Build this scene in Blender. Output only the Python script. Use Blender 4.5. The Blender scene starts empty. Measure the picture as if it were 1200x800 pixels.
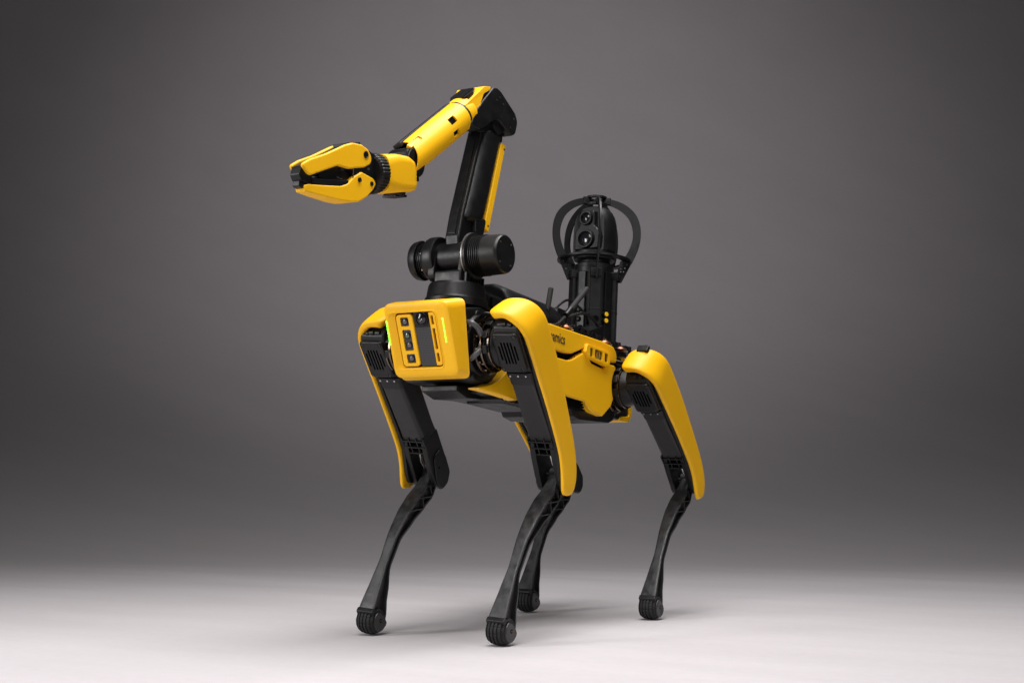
import bpy, bmesh, math, random
from mathutils import Vector, Matrix
random.seed(4)
R = math.radians
scene = bpy.context.scene
COL = scene.collection

# ------------------------------------------------------------------ camera
cam_d = bpy.data.cameras.new('camera')
cam = bpy.data.objects.new('camera', cam_d); COL.objects.link(cam)
cam_d.sensor_width = 36.0
cam_d.lens = 1667.4 / 1200 * 36
cam_d.clip_start = 0.05; cam_d.clip_end = 100
CAM = Vector((2.761, 1.572, 0.332)); YAW, PIT, ROLL = R(209.96), R(5.404), R(0.266)
fw = Vector((math.cos(PIT)*math.cos(YAW), math.cos(PIT)*math.sin(YAW), math.sin(PIT)))
rt = Vector((math.sin(YAW), -math.cos(YAW), 0)); up = rt.cross(fw)
r2 = rt*math.cos(ROLL) + up*math.sin(ROLL); u2 = -rt*math.sin(ROLL) + up*math.cos(ROLL)
cam.matrix_world = Matrix(((r2.x, u2.x, -fw.x, CAM.x), (r2.y, u2.y, -fw.y, CAM.y), (r2.z, u2.z, -fw.z, CAM.z), (0, 0, 0, 1)))
scene.camera = cam
VD = Vector((math.cos(YAW), math.sin(YAW), 0)); VR = Vector((rt.x, rt.y, 0))   # level view direction and its right

# ------------------------------------------------------------------ world, lights, exposure
world = bpy.data.worlds.new('World'); scene.world = world; world.use_nodes = True
bg = world.node_tree.nodes['Background']
bg.inputs[0].default_value = (1.0, 0.955, 0.97, 1); bg.inputs[1].default_value = 0.035
scene.view_settings.view_transform = 'Standard'; scene.view_settings.look = 'None'
scene.view_settings.exposure = 0; scene.view_settings.gamma = 1

def gpos(depth, right, z):                        # a place given as metres ahead of / right of the camera's foot
    p = CAM + VD*depth + VR*right
    return Vector((p.x, p.y, z))

def area(name, pos, target, sx, sy, power, col=(1, 1, 1), spread=180):
    d = bpy.data.lights.new(name, 'AREA'); d.shape = 'RECTANGLE'; d.size = sx; d.size_y = sy
    d.energy = power; d.color = col; d.spread = R(spread)
    o = bpy.data.objects.new(name, d); COL.objects.link(o)
    o.location = pos
    o.rotation_euler = (Vector(target) - Vector(pos)).to_track_quat('-Z', 'Y').to_euler()
    return o
def spot(name, pos, target, power, angle, blend, radius, col=(1, 1, 1)):
    d = bpy.data.lights.new(name, 'SPOT'); d.energy = power; d.spot_size = R(angle); d.spot_blend = blend
    d.shadow_soft_size = radius; d.color = col
    o = bpy.data.objects.new(name, d); COL.objects.link(o); o.location = pos
    o.rotation_euler = (Vector(target) - Vector(pos)).to_track_quat('-Z', 'Y').to_euler()
    return o

area('overhead_softbox', gpos(2.1, -0.1, 2.7), gpos(2.1, -0.1, 0), 3.8, 1.1, 94, (1.0, 0.972, 0.968), 140)
area('left_key_softbox', gpos(1.9, -2.5, 1.25), gpos(3.1, 0.0, 0.5), 0.6, 1.1, 40, (1.0, 0.98, 0.97))
area('front_right_softbox', gpos(0.9, 1.7, 1.7), gpos(3.0, 0.1, 0.6), 1.0, 1.0, 9, (1.0, 0.98, 0.97))
spot('wall_wash', gpos(4.6, -0.2, 4.4), gpos(9.9, 0.1, 1.8), 226, 77, 1.0, 0.5, (1.0, 0.94, 0.968))

# ------------------------------------------------------------------ materials
def mat(name, base, rough=0.5, metal=0.0, noise=0.0, nscale=60.0, bump=0.0, bscale=400.0, coat=0.0, emis=None, estr=0.0, spec=0.5, rvar=0.0):
    m = bpy.data.materials.new(name); m.use_nodes = True
    nt = m.node_tree; b = nt.nodes['Principled BSDF']
    b.inputs['Base Color'].default_value = (*base, 1); b.inputs['Roughness'].default_value = rough
    b.inputs['Metallic'].default_value = metal; b.inputs['Coat Weight'].default_value = coat
    b.inputs['Specular IOR Level'].default_value = spec
    if emis: b.inputs['Emission Color'].default_value = (*emis, 1); b.inputs['Emission Strength'].default_value = estr
    tc = nt.nodes.new('ShaderNodeTexCoord')
    if noise or rvar:
        n = nt.nodes.new('ShaderNodeTexNoise'); n.inputs['Scale'].default_value = nscale; n.inputs['Detail'].default_value = 6
        nt.links.new(tc.outputs['Object'], n.inputs['Vector'])
        if noise:
            r = nt.nodes.new('ShaderNodeMapRange'); r.inputs[3].default_value = 1-noise; r.inputs[4].default_value = 1+noise
            nt.links.new(n.outputs['Fac'], r.inputs[0])
            x = nt.nodes.new('ShaderNodeVectorMath'); x.operation = 'SCALE'; x.inputs[0].default_value = base
            nt.links.new(r.outputs[0], x.inputs['Scale']); nt.links.new(x.outputs[0], b.inputs['Base Color'])
        if rvar:
            q = nt.nodes.new('ShaderNodeMapRange'); q.inputs[1].default_value = 0.3; q.inputs[2].default_value = 0.7
            q.inputs[3].default_value = rough-rvar; q.inputs[4].default_value = rough+rvar
            nt.links.new(n.outputs['Fac'], q.inputs[0]); nt.links.new(q.outputs[0], b.inputs['Roughness'])
    if bump:
        n2 = nt.nodes.new('ShaderNodeTexNoise'); n2.inputs['Scale'].default_value = bscale; n2.inputs['Detail'].default_value = 3
        nt.links.new(tc.outputs['Object'], n2.inputs['Vector'])
        bp = nt.nodes.new('ShaderNodeBump'); bp.inputs['Strength'].default_value = bump; bp.inputs['Distance'].default_value = 0.001
        nt.links.new(n2.outputs['Fac'], bp.inputs['Height']); nt.links.new(bp.outputs[0], b.inputs['Normal'])
    return m

YEL = mat('yellow_paint', (0.89, 0.472, 0.003), 0.46, spec=0.35, noise=0.035, nscale=14, bump=0.05, bscale=900, rvar=0.06)
BLK = mat('black_plastic', (0.0045, 0.0045, 0.0048), 0.43, spec=0.34, noise=0.2, nscale=40, bump=0.12, bscale=1200, rvar=0.08)
ANO = mat('black_anodised_metal', (0.005, 0.005, 0.0054), 0.40, spec=0.34, noise=0.1, bump=0.05, bscale=800, rvar=0.06)
SHN = mat('scuffed_black_composite', (0.021, 0.021, 0.0215), 0.42, spec=0.55, noise=0.75, nscale=55, bump=0.3, bscale=190, rvar=0.14)
CMP = mat('worn_black_composite', (0.0075, 0.0075, 0.008), 0.46, spec=0.5, noise=0.6, nscale=90, bump=0.25, bscale=260, rvar=0.12)
RUB = mat('black_rubber', (0.009, 0.0085, 0.0085), 0.75, noise=0.3, nscale=120, bump=0.2, bscale=500)
DRK = mat('dark_recess', (0.003, 0.003, 0.003), 1.0, spec=0.05)
RIM = mat('brushed_rim_metal', (0.30, 0.29, 0.28), 0.42, metal=1.0)
STL = mat('steel', (0.55, 0.54, 0.53), 0.25, metal=1.0, rvar=0.08)
BRZ = mat('bronze_tinted_steel', (0.15, 0.118, 0.09), 0.2, metal=1.0, noise=0.7, nscale=70, rvar=0.08)
BRS = mat('copper_brown_brass', (0.27, 0.13, 0.085), 0.36, metal=1.0, noise=0.15)
WSH = mat('pale_washer', (0.62, 0.56, 0.5), 0.45, metal=0.4)
GLS = mat('lens_glass', (0.006, 0.006, 0.008), 0.16, spec=0.6)
LNS = mat('grey_lens_element', (0.10, 0.09, 0.095), 0.25, spec=0.6)
IRI = mat('iridescent_lens', (0.05, 0.12, 0.075), 0.2, coat=1.0)
CAB = mat('grey_cable_sleeve', (0.07, 0.07, 0.075), 0.38, noise=0.2)
INK = mat('black_ink', (0.015, 0.013, 0.012), 0.6)
DOT = mat('yellow_port_cap', (0.86, 0.5, 0.01), 0.4)
LED = mat('green_light', (0.2, 0.6, 0.05), 0.4, emis=(0.20, 1.0, 0.05), estr=2.8)
GRN = mat('green_clip', (0.45, 0.55, 0.02), 0.5)

def grille_mat():
    m = mat('perforated_black_grille', (0.02, 0.02, 0.021), 0.5)
    nt = m.node_tree; b = nt.nodes['Principled BSDF']
    tc = nt.nodes.new('ShaderNodeTexCoord'); v = nt.nodes.new('ShaderNodeTexVoronoi')
    v.voronoi_dimensions = '2D'; v.inputs['Scale'].default_value = 290; v.inputs['Randomness'].default_value = 0.0
    nt.links.new(tc.outputs['Object'], v.inputs['Vector'])
    r = nt.nodes.new('ShaderNodeValToRGB')
    r.color_ramp.elements[0].position = 0.30; r.color_ramp.elements[0].color = (0.002, 0.002, 0.002, 1)
    r.color_ramp.elements[1].position = 0.42; r.color_ramp.elements[1].color = (0.045, 0.045, 0.047, 1)
    nt.links.new(v.outputs['Distance'], r.inputs[0]); nt.links.new(r.outputs[0], b.inputs['Base Color'])
    return m
GRL = grille_mat()

def ground_mat(name, base, streak):
    m = bpy.data.materials.new(name); m.use_nodes = True; nt = m.node_tree; b = nt.nodes['Principled BSDF']
    b.inputs['Roughness'].default_value = 0.62; b.inputs['Specular IOR Level'].default_value = 0.25
    geo = nt.nodes.new('ShaderNodeNewGeometry')
    mp = nt.nodes.new('ShaderNodeMapping'); mp.inputs['Rotation'].default_value = (0, 0, -YAW)
    mp.inputs['Scale'].default_value = (1.6, 0.35, 1)
    nt.links.new(geo.outputs['Position'], mp.inputs['Vector'])
    n1 = nt.nodes.new('ShaderNodeTexNoise'); n1.inputs['Scale'].default_value = 2.2; n1.inputs['Detail'].default_value = 7; n1.inputs['Roughness'].default_value = 0.62
    nt.links.new(mp.outputs[0], n1.inputs['Vector'])
    n2 = nt.nodes.new('ShaderNodeTexNoise'); n2.inputs['Scale'].default_value = 45; n2.inputs['Detail'].default_value = 6
    nt.links.new(geo.outputs['Position'], n2.inputs['Vector'])
    ad = nt.nodes.new('ShaderNodeMath'); ad.operation = 'MULTIPLY_ADD'; ad.inputs[1].default_value = 0.35
    nt.links.new(n2.outputs['Fac'], ad.inputs[0]); nt.links.new(n1.outputs['Fac'], ad.inputs[2])
    r = nt.nodes.new('ShaderNodeMapRange'); r.inputs[1].default_value = 0.35; r.inputs[2].default_value = 1.0
    r.inputs[3].default_value = 1-streak; r.inputs[4].default_value = 1+streak
    nt.links.new(ad.outputs[0], r.inputs[0])
    x = nt.nodes.new('ShaderNodeVectorMath'); x.operation = 'SCALE'; x.inputs[0].default_value = base
    nt.links.new(r.outputs[0], x.inputs['Scale']); nt.links.new(x.outputs[0], b.inputs['Base Color'])
    bp = nt.nodes.new('ShaderNodeBump'); bp.inputs['Strength'].default_value = 0.12; bp.inputs['Distance'].default_value = 0.003
    nt.links.new(n2.outputs['Fac'], bp.inputs['Height']); nt.links.new(bp.outputs[0], b.inputs['Normal'])
    return m
FLO = ground_mat('painted_studio_floor', (0.53, 0.508, 0.52), 0.10)
WAL = ground_mat('painted_studio_sweep', (0.53, 0.508, 0.52), 0.05)

# ------------------------------------------------------------------ mesh helpers
class G:
    """collects shapes in one local frame"""
    def __init__(s): s.v = []; s.f = []
    def add(s, vs, fs, M=None):
        n = len(s.v)
        s.v += [tuple(M @ Vector(p)) if M else tuple(p) for p in vs]
        s.f += [tuple(i+n for i in f) for f in fs]
        return s
    def addbm(s, bm, M=None):
        bm.verts.index_update()
        s.add([v.co.copy() for v in bm.verts], [[v.index for v in f.verts] for f in bm.faces], M); bm.free()
        return s
    def box(s, lo, hi, bev=0.0, M=None, seg=2):
        bm = bmesh.new(); bmesh.ops.create_cube(bm, size=1)
        lo, hi = Vector(lo), Vector(hi)
        for v in bm.verts: v.co = Vector([(lo[i]+hi[i])/2 + v.co[i]*(hi[i]-lo[i]) for i in range(3)])
        if bev: bmesh.ops.bevel(bm, geom=bm.edges[:], offset=bev, segments=seg, profile=0.5, affect='EDGES', clamp_overlap=True)
        return s.addbm(bm, M)
    def prism(s, poly, a0, a1, axis='y', bev=0.0, M=None, seg=2):
        """poly in the two other axes, extruded along axis; cap edges bevelled"""
        n = len(poly)
        def pt(p, a): return {'x': (a, p[0], p[1]), 'y': (p[0], a, p[1]), 'z': (p[0], p[1], a)}[axis]
        bm = bmesh.new()
        A = [bm.verts.new(pt(p, a0)) for p in poly]; B = [bm.verts.new(pt(p, a1)) for p in poly]
        bm.faces.new(A); bm.faces.new(B[::-1])
        for i in range(n): bm.faces.new((A[i], B[i], B[(i+1) % n], A[(i+1) % n]))
        bmesh.ops.recalc_face_normals(bm, faces=bm.faces[:])
        if bev:
            cap = {v for v in A}; cap2 = {v for v in B}
            es = [e for e in bm.edges if (e.verts[0] in cap and e.verts[1] in cap) or (e.verts[0] in cap2 and e.verts[1] in cap2)]
            bmesh.ops.bevel(bm, geom=es, offset=bev, segments=seg, profile=0.5, affect='EDGES', clamp_overlap=True)
        return s.addbm(bm, M)
    def lathe(s, prof, o=(0, 0, 0), ax=(0, 0, 1), n=32, mod=None, M=None, caps=True, sq=None):
        """prof: (r, h) pairs along ax"""
        ax = Vector(ax).normalized(); a = ax.orthogonal().normalized(); b = ax.cross(a); o = Vector(o)
        vs = []; fs = []
        for k, (r, h) in enumerate(prof):
            for i in range(n):
                t = 2*math.pi*i/n; rr = r*(mod(k, i) if mod else 1)
                vs.append(o + ax*h + (a*math.cos(t) + b*math.sin(t))*rr)
        for k in range(len(prof)-1):
            for i in range(n):
                j = (i+1) % n; fs.append((k*n+i, k*n+j, (k+1)*n+j, (k+1)*n+i))
        if caps: fs.append(tuple(range(n))[::-1]); fs.append(tuple((len(prof)-1)*n+i for i in range(n)))
        return s.add(vs, fs, M)
    def cyl(s, p0, p1, r0, r1=None, n=24, bev=0.0, M=None):
        p0, p1 = Vector(p0), Vector(p1); L = (p1-p0).length; r1 = r0 if r1 is None else r1
        pr = [(r0, 0), (r1, L)]
        if bev: pr = [(r0-bev, 0), (r0-bev*.3, bev*.3), (r0, bev), (r1, L-bev), (r1-bev*.3, L-bev*.3), (r1-bev, L)]
        return s.lathe(pr, p0, p1-p0, n, M=M)
    def tube(s, path, r, n=10, M=None):
        P = [Vector(p) for p in path]; vs = []; fs = []; prev = None
        for k, p in enumerate(P):
            t = (P[min(k+1, len(P)-1)] - P[max(k-1, 0)]).normalized()
            a = (prev - t*prev.dot(t)).normalized() if prev else t.orthogonal().normalized()
            prev = a; b = t.cross(a); rr = r[k] if isinstance(r, (list, tuple)) else r
            vs += [p + (a*math.cos(2*math.pi*i/n) + b*math.sin(2*math.pi*i/n))*rr for i in range(n)]
        for k in range(len(P)-1):
            for i in range(n):
                j = (i+1) % n; fs.append((k*n+i, k*n+j, (k+1)*n+j, (k+1)*n+i))
        fs.append(tuple(range(n))[::-1]); fs.append(tuple((len(P)-1)*n+i for i in range(n)))
        return s.add(vs, fs, M)
    def loft(s, rings, M=None, caps=True):
        n = len(rings[0]); vs = [p for r in rings for p in r]; fs = []
        for k in range(len(rings)-1):
            for i in range(n):
                j = (i+1) % n; fs.append((k*n+i, k*n+j, (k+1)*n+j, (k+1)*n+i))
        if caps: fs.append(tuple(range(n))[::-1]); fs.append(tuple((len(rings)-1)*n+i for i in range(n)))
        return s.add(vs, fs, M)

def rnd(poly, r, n=4):
    """polygon with filleted corners; r one radius or one per corner"""
    if not isinstance(r, (list, tuple)): poly = [p for k, p in enumerate(poly) if (Vector(p)-Vector(poly[k-1])).length > 1e-6]
    out = []; N = len(poly)
    for i in range(N):
        p0, p, p1 = Vector(poly[i-1]), Vector(poly[i]), Vector(poly[(i+1) % N])
        rr = r[i] if isinstance(r, (list, tuple)) else r
        a, b = (p0-p), (p1-p); la, lb = a.length, b.length
        if rr <= 0 or la < 1e-9 or lb < 1e-9: out.append(tuple(p)); continue
        a /= la; b /= lb
        ang = math.acos(max(-1, min(1, a.dot(b))))
        if ang > R(172) or ang < R(4): out.append(tuple(p)); continue
        t = min(rr/math.tan(ang/2), la*.48, lb*.48)
        A, B = p+a*t, p+b*t
        for k in range(n+1):
            q = k/n; out.append(tuple(A*(1-q)**2 + p*2*q*(1-q) + B*q*q))
    return out
def rect(x0, y0, x1, y1): return [(x0, y0), (x1, y0), (x1, y1), (x0, y1)]
def spline(pts, m=6):
    P = [Vector(p) for p in pts]; out = []
    for i in range(len(P)-1):
        a, b, c, d = P[max(i-1, 0)], P[i], P[i+1], P[min(i+2, len(P)-1)]
        for k in range(m):
            t = k/m
            out.append(0.5*((2*b) + (c-a)*t + (2*a-5*b+4*c-d)*t*t + (3*b-a-3*c+d)*t**3))
    out.append(P[-1]); return out
def ntab(tab, x):
    for (x0, y0), (x1, y1) in zip(tab, tab[1:]):
        if x0 <= x <= x1 or x1 <= x <= x0:
            t = (x-x0)/(x1-x0) if x1 != x0 else 0; t = t*t*(3-2*t)*0.5 + t*0.5
            return y0 + (y1-y0)*t
    return tab[0][1] if abs(x-tab[0][0]) < abs(x-tab[-1][0]) else tab[-1][1]

def obj(name, g, m, parent=None, M=None, sharp=32, sub=0, label=None, local=False):
    me = bpy.data.meshes.new(name)
    vs = [tuple(M @ Vector(p)) for p in g.v] if M and not local else g.v
    me.from_pydata(vs, [], g.f)
    bm = bmesh.new(); bm.from_mesh(me)
    bmesh.ops.recalc_face_normals(bm, faces=bm.faces[:]); bm.to_mesh(me); bm.free()
    me.polygons.foreach_set('use_smooth', [True]*len(me.polygons))
    if not sub: me.set_sharp_from_angle(angle=R(sharp))
    me.materials.append(m)
    o = bpy.data.objects.new(name, me); COL.objects.link(o)
    if parent: o.parent = parent
    if local: o.matrix_local = M
    if sub:
        md = o.modifiers.new('smooth', 'SUBSURF'); md.levels = sub; md.render_levels = sub
    elif len(g.f) > 6: o.modifiers.new('normals', 'WEIGHTED_NORMAL').keep_sharp = True
    if label: o['label'] = label
    return o
def cut(o, g, M=None, sharp=32):
    """cut the shapes in g out of o"""
    c = obj('cutter', g, DRK, None, M); o.modifiers.clear(); c.modifiers.clear()
    md = o.modifiers.new('cut', 'BOOLEAN'); md.operation = 'DIFFERENCE'; md.solver = 'EXACT'; md.object = c
    dg = bpy.context.evaluated_depsgraph_get(); dg.update()
    me = bpy.data.meshes.new_from_object(o.evaluated_get(dg))
    o.modifiers.remove(md); old = o.data; o.data = me; me.name = o.name
    bpy.data.objects.remove(c)
    me.polygons.foreach_set('use_smooth', [True]*len(me.polygons)); me.set_sharp_from_angle(angle=R(sharp))
    o.modifiers.new('normals', 'WEIGHTED_NORMAL').keep_sharp = True

# ------------------------------------------------------------------ setting
SW = 14.0
prof = [(-4.0, 0.0), (6.6, 0.0)]
FD = 5.3; RAD = 4.6; WALL = 7.0
f0, f1 = gpos(-4, -SW, 0), gpos(-4, SW, 0); f2, f3 = gpos(FD, SW, 0), gpos(FD, -SW, 0)
g = G(); g.add([f0, f1, f2, f3], [(0, 1, 2, 3)])
floor = obj('floor', g, FLO); floor['kind'] = 'structure'; floor['label'] = 'pale painted studio floor under the robot'
vs = []; fs = []; path = [(FD + RAD*math.sin(a), RAD*(1-math.cos(a))) for a in [math.pi/2*i/40 for i in range(41)]] + [(FD+RAD, WALL)]
for d, z in path: vs += [gpos(d, -SW, z), gpos(d, SW, z)]
for i in range(len(path)-1): fs.append((2*i, 2*i+1, 2*i+3, 2*i+2))
g = G(); g.add(vs, fs)
wall = obj('backdrop', g, WAL); wall['kind'] = 'structure'; wall['label'] = 'plain grey curved studio backdrop behind the robot'

# ------------------------------------------------------------------ robot frame
BH, BP = 0.5684, R(-5.15)
MB = Matrix.Translation((0, 0, BH)) @ Matrix(((math.cos(BP), 0, math.sin(BP), 0), (0, 1, 0, 0), (-math.sin(BP), 0, math.cos(BP), 0), (0, 0, 0, 1)))
robot = bpy.data.objects.new('quadruped_robot', None); COL.objects.link(robot)
robot['label'] = 'yellow and black four-legged robot with a raised gripper arm and a caged camera mast'
robot['category'] = 'robot'
def frame(o, ex, ey, ez):
    return Matrix(((ex[0], ey[0], ez[0], o[0]), (ex[1], ey[1], ez[1], o[1]), (ex[2], ey[2], ez[2], o[2]), (0, 0, 0, 1)))

# ================================================================== TORSO
g = G()
g.prism(rnd([(0.33, -0.075), (0.33, 0.07), (0.22, 0.078), (-0.36, 0.082), (-0.40, 0.06), (-0.40, -0.06), (-0.36, -0.07)], 0.012), -0.084, 0.084, 'y', 0.006)
g.box((-0.30, -0.1, 0.074), (0.16, 0.1, 0.0865), 0.004)
torso = obj('torso', g, BLK, robot, MB)
# deck rails with ribs
g = G()
for sy in (-1, 1):
    g.box((-0.38, sy*0.07-0.012, 0.086), (0.17, sy*0.07+0.012, 0.098), 0.003)
    for i in range(14): g.box((-0.36+i*0.036, sy*0.07-0.014, 0.0965), (-0.36+i*0.036+0.014, sy*0.07+0.014, 0.1015), 0.002)
obj('deck_rail', g, ANO, torso, MB)
# side shells
LOW = [(0.214, -0.098), (0.214, 0.0), (0.21, 0.02), (0.05, 0.0195), (-0.02, 0.0215), (-0.042, 0.027),
       (-0.075, 0.043), (-0.100, 0.0535), (-0.118, 0.049), (-0.135, 0.034), (-0.20, 0.030), (-0.222, 0.046), (-0.262, 0.048), (-0.269, 0.02), (-0.264, -0.02), (-0.245, -0.052), (-0.204, -0.080),
       (-0.152, -0.0770), (-0.128, -0.0700), (-0.114, -0.0585), (0.0, -0.0585), (0.10, -0.062), (0.14, -0.082), (0.197, -0.099)]
UPP = [(0.20, 0.085), (-0.19, 0.0935), (-0.25, 0.0905), (-0.267, 0.075), (-0.266, 0.055), (-0.226, 0.0525), (-0.219, 0.060), (-0.107, 0.0675), (-0.075, 0.053), (-0.040, 0.040), (-0.01, 0.0365), (0.06, 0.036), (0.20, 0.036)]
for sy in (1, -1):
    ya, yb = sorted((sy*0.083, sy*0.111))
    g = G(); g.prism(rnd(LOW if sy > 0 else [(0.125, -0.0625), (0.125, 0.019)] + [q for q in LOW if q[0] <= .11], 0.012), ya, yb, 'y', 0.004, seg=3)
    if sy > 0:
        toe = []
        for x, z1 in ((0.2135, -0.004), (0.222, -0.022), (0.232, -0.039), (0.244, -0.053), (0.257, -0.0645), (0.272, -0.0735), (0.288, -0.081), (0.303, -0.0865)):
            yo = 0.111 - 0.028*((x-.2135)/.0895)**1.5; z0 = -0.098 + 0.0085*((x-.2135)/.0895)
            toe.append([(x, yy, zz) for yy, zz in rnd([(yo-.026, z0), (yo, z0), (yo, z1), (yo-.026, z1)], 0.0035, 3)])
        g.loft(toe)
    obj('side_panel', g, YEL, torso, MB)
    g = G(); g.prism(rnd(UPP, [0, 0.02, 0.02, 0.02, 0.004, 0.006, 0.006, 0.02, 0.02, 0.02, 0.02, 0.02, 0]), ya, yb, 'y', 0.004, seg=3)
    obj('upper_side_strip', g, YEL, torso, MB)
    g = G(); g.prism(rnd([(0.20, -0.07), (0.2, 0.07), (-0.262, 0.078), (-0.262, -0.03), (-0.20, -0.068)], 0.01), *sorted((sy*0.08, sy*0.099)), 'y', 0.002)
    for i in range(4): g.box((-0.12+i*0.004, min(sy*0.085, sy*0.107), -0.079+i*0.006), (0.15, max(sy*0.085, sy*0.107), -0.0755+i*0.006), 0.001)
    obj('side_liner', g, DRK, torso, MB)
    # sensor window cluster
    S = [(-0.098, 0.072), (-0.112, 0.0735), (-0.213, 0.0725), (-0.2215, 0.066), (-0.2165, 0.040), (-0.206, 0.036), (-0.102, 0.0425), (-0.0925, 0.052)]
    g = G(); g.prism(rnd(S, 0.006), *sorted((sy*0.104, sy*0.1185)), 'y', 0.003)
    so = obj('side_sensor_bezel', g, YEL, torso, MB)
    c = G()
    wins = [(-0.128, -0.112), (-0.176, -0.136), (-0.205, -0.187)]
    for a, b in wins: c.prism(rnd(rect(a, 0.0455, b, 0.0668), 0.004), *sorted((sy*0.1135, sy*0.13)), 'y')
    cut(so, c, MB)
    for k, (a, b) in enumerate(wins):
        g = G(); g.prism(rnd(rect(a+.0008, 0.0463, b-.0008, 0.0660), 0.003), *sorted((sy*0.108, sy*0.1152)), 'y', 0.0006)
        obj('sensor_window', g, GLS, torso, MB)
    g = G()
    for a, r in ((-0.149, 0.0045), (-0.163, 0.0045)): g.cyl((a, sy*0.1145, 0.0565), (a, sy*0.1165, 0.0565), r)
    obj('sensor_lens', g, BRZ, torso, MB)
# lettering on the upper strip, left side
def text(body, size, M, parent, m, sx=1.0, name='lettering'):
    cu = bpy.data.curves.new(name, 'FONT'); cu.body = body; cu.size = size; cu.extrude = 0.0003; cu.offset = 0.0001
    cu.resolution_u = 4
    o = bpy.data.objects.new(name, cu); COL.objects.link(o)
    dg = bpy.context.evaluated_depsgraph_get(); dg.update()
    me = bpy.data.meshes.new_from_object(o.evaluated_get(dg)); me.name = name
    bpy.data.objects.remove(o)
    w = max(v.co.x for v in me.vertices)                # right aligned
    me.transform(M @ Matrix.Diagonal((sx, 1, 1, 1)) @ Matrix.Translation((-w, 0, 0))); me.materials.clear(); me.materials.append(m)
    r = bpy.data.objects.new(name, me); COL.objects.link(r); r.parent = parent
    return r
text('Dynamics', 0.033, MB @ frame((-0.0015, 0.1116, 0.0530), (-1, 0, 0.012), (0, 0, 1), (0, 1, 0)), torso, INK, 0.80)
# rear end cap (yellow) with dark opening
g = G(); g.prism(rnd([(-0.345, -0.072), (-0.345, -0.062), (-0.395, -0.055), (-0.400, 0.050), (-0.345, 0.073), (-0.345, 0.084), (-0.38, 0.080), (-0.412, 0.05), (-0.410, -0.05), (-0.395, -0.070)], 0.008), -0.088, 0.088, 'y', 0.008)
obj('rear_panel', g, YEL, torso, MB)
# belly
g = G()
g.prism(rnd([(0.318, -0.094), (0.318, -0.082), (0.26, -0.076), (0.10, -0.072), (0.10, -0.094), (0.20, -0.097), (0.275, -0.104)], 0.003), -0.046, 0.040, 'y', 0.003)
g.prism(rnd([(0.27, -0.09), (0.27, -0.080), (0.10, -0.072), (0.04, -0.072), (0.05, -0.097), (0.20, -0.094)], 0.003), -0.03, 0.072, 'y', 0.003)
for i in range(9): g.box((0.08+i*0.017, 0.02, -0.100), (0.088+i*0.017, 0.090, -0.086), 0.002)
g.box((0.05, -0.020, -0.1015), (0.185, 0.070, -0.092), 0.003)
obj('belly_tray', g, BLK, torso, MB)
g = G()
g.prism(rnd([(-0.06, -0.066), (-0.085, -0.094), (-0.12, -0.099), (-0.27, -0.087), (-0.292, -0.078), (-0.30, -0.06)], 0.004), -0.088, 0.095, 'y', 0.004)
g.prism(rnd([(0.09, -0.06), (0.08, -0.080), (-0.03, -0.080), (-0.05, -0.06)], 0.004), -0.060, 0.094, 'y', 0.003)
for i in range(6): g.box((-0.02+i*0.018, 0.06, -0.086), (-0.01+i*0.018, 0.098, -0.078), 0.002)
obj('battery_pack', g, BLK, torso, MB)

# ================================================================== HEAD
HC = Vector((0.404, 0, 0)); HU = Vector((0.404, 0, 0.9148)); HN = Vector((0.9148, 0, -0.404))
MH = MB @ frame(HC, (0, 1, 0), HU, HN)            # local x = robot left, y = up the face, z = out of the face
def rring(hw, hh, r, z, n=5, top=0.0, skew=0.0):
    return [(x, y, z + (-0.27*y*skew)) for x, y in rnd(rect(-hw, -hh, hw, hh+top), r, n)]
g = G()
def hring(hw, top, bot, r, z, zt=0.0, zb=0.0, n=5):
    out = []
    for x, y in rnd(rect(-hw, bot, hw, top), r, n):
        q = y/top if y > 0 else y/bot
        fl = 1 - (min(1, (hw-.079)/.0115)*0.085*(-y/0.08) if hw > .079 and y < 0 else 0.0)
        out.append((x*fl, y, z + (zt if y > 0 else zb)*q))
    return out
rings = [hring(0.066, .062, -.066, 0.012, 0.0), hring(0.0715, .0675, -.072, 0.013, -0.0006), hring(0.0755, .0715, -.0775, 0.015, -0.0024), hring(0.0780, .0735, -.0815, 0.018, -0.0060),
         hring(0.0815, .0725, -.085, 0.020, -0.011, -.010, -.004), hring(0.0855, .0705, -.0890, 0.019, -0.0150, -.020, -.007), hring(0.0900, .0690, -.0920, 0.018, -0.0185, -.025, -.010), hring(0.0925, .0680, -.0935, 0.017, -0.0200, -.027, -.011),
         hring(0.0915, .0670, -.0925, 0.016, -0.0215, -.027, -.011), hring(0.078, .060, -.082, 0.013, -0.020, -.026, -.012)]
g.loft(rings)
head = obj('head', g, YEL, robot, MH, sharp=28)
c = G(); c.prism(rnd(rect(-0.0665, -0.0610, 0.0460, 0.0540), 0.012, 6), -0.0085, 0.01, 'z')
cut(head, c, MH, sharp=28)
g = G(); g.prism(rnd(rect(-0.0668, -0.0613, 0.0463, 0.0543), 0.012, 6), -0.012, -0.0083, 'z'); obj('face_recess', g, DRK, head, MH)
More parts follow.
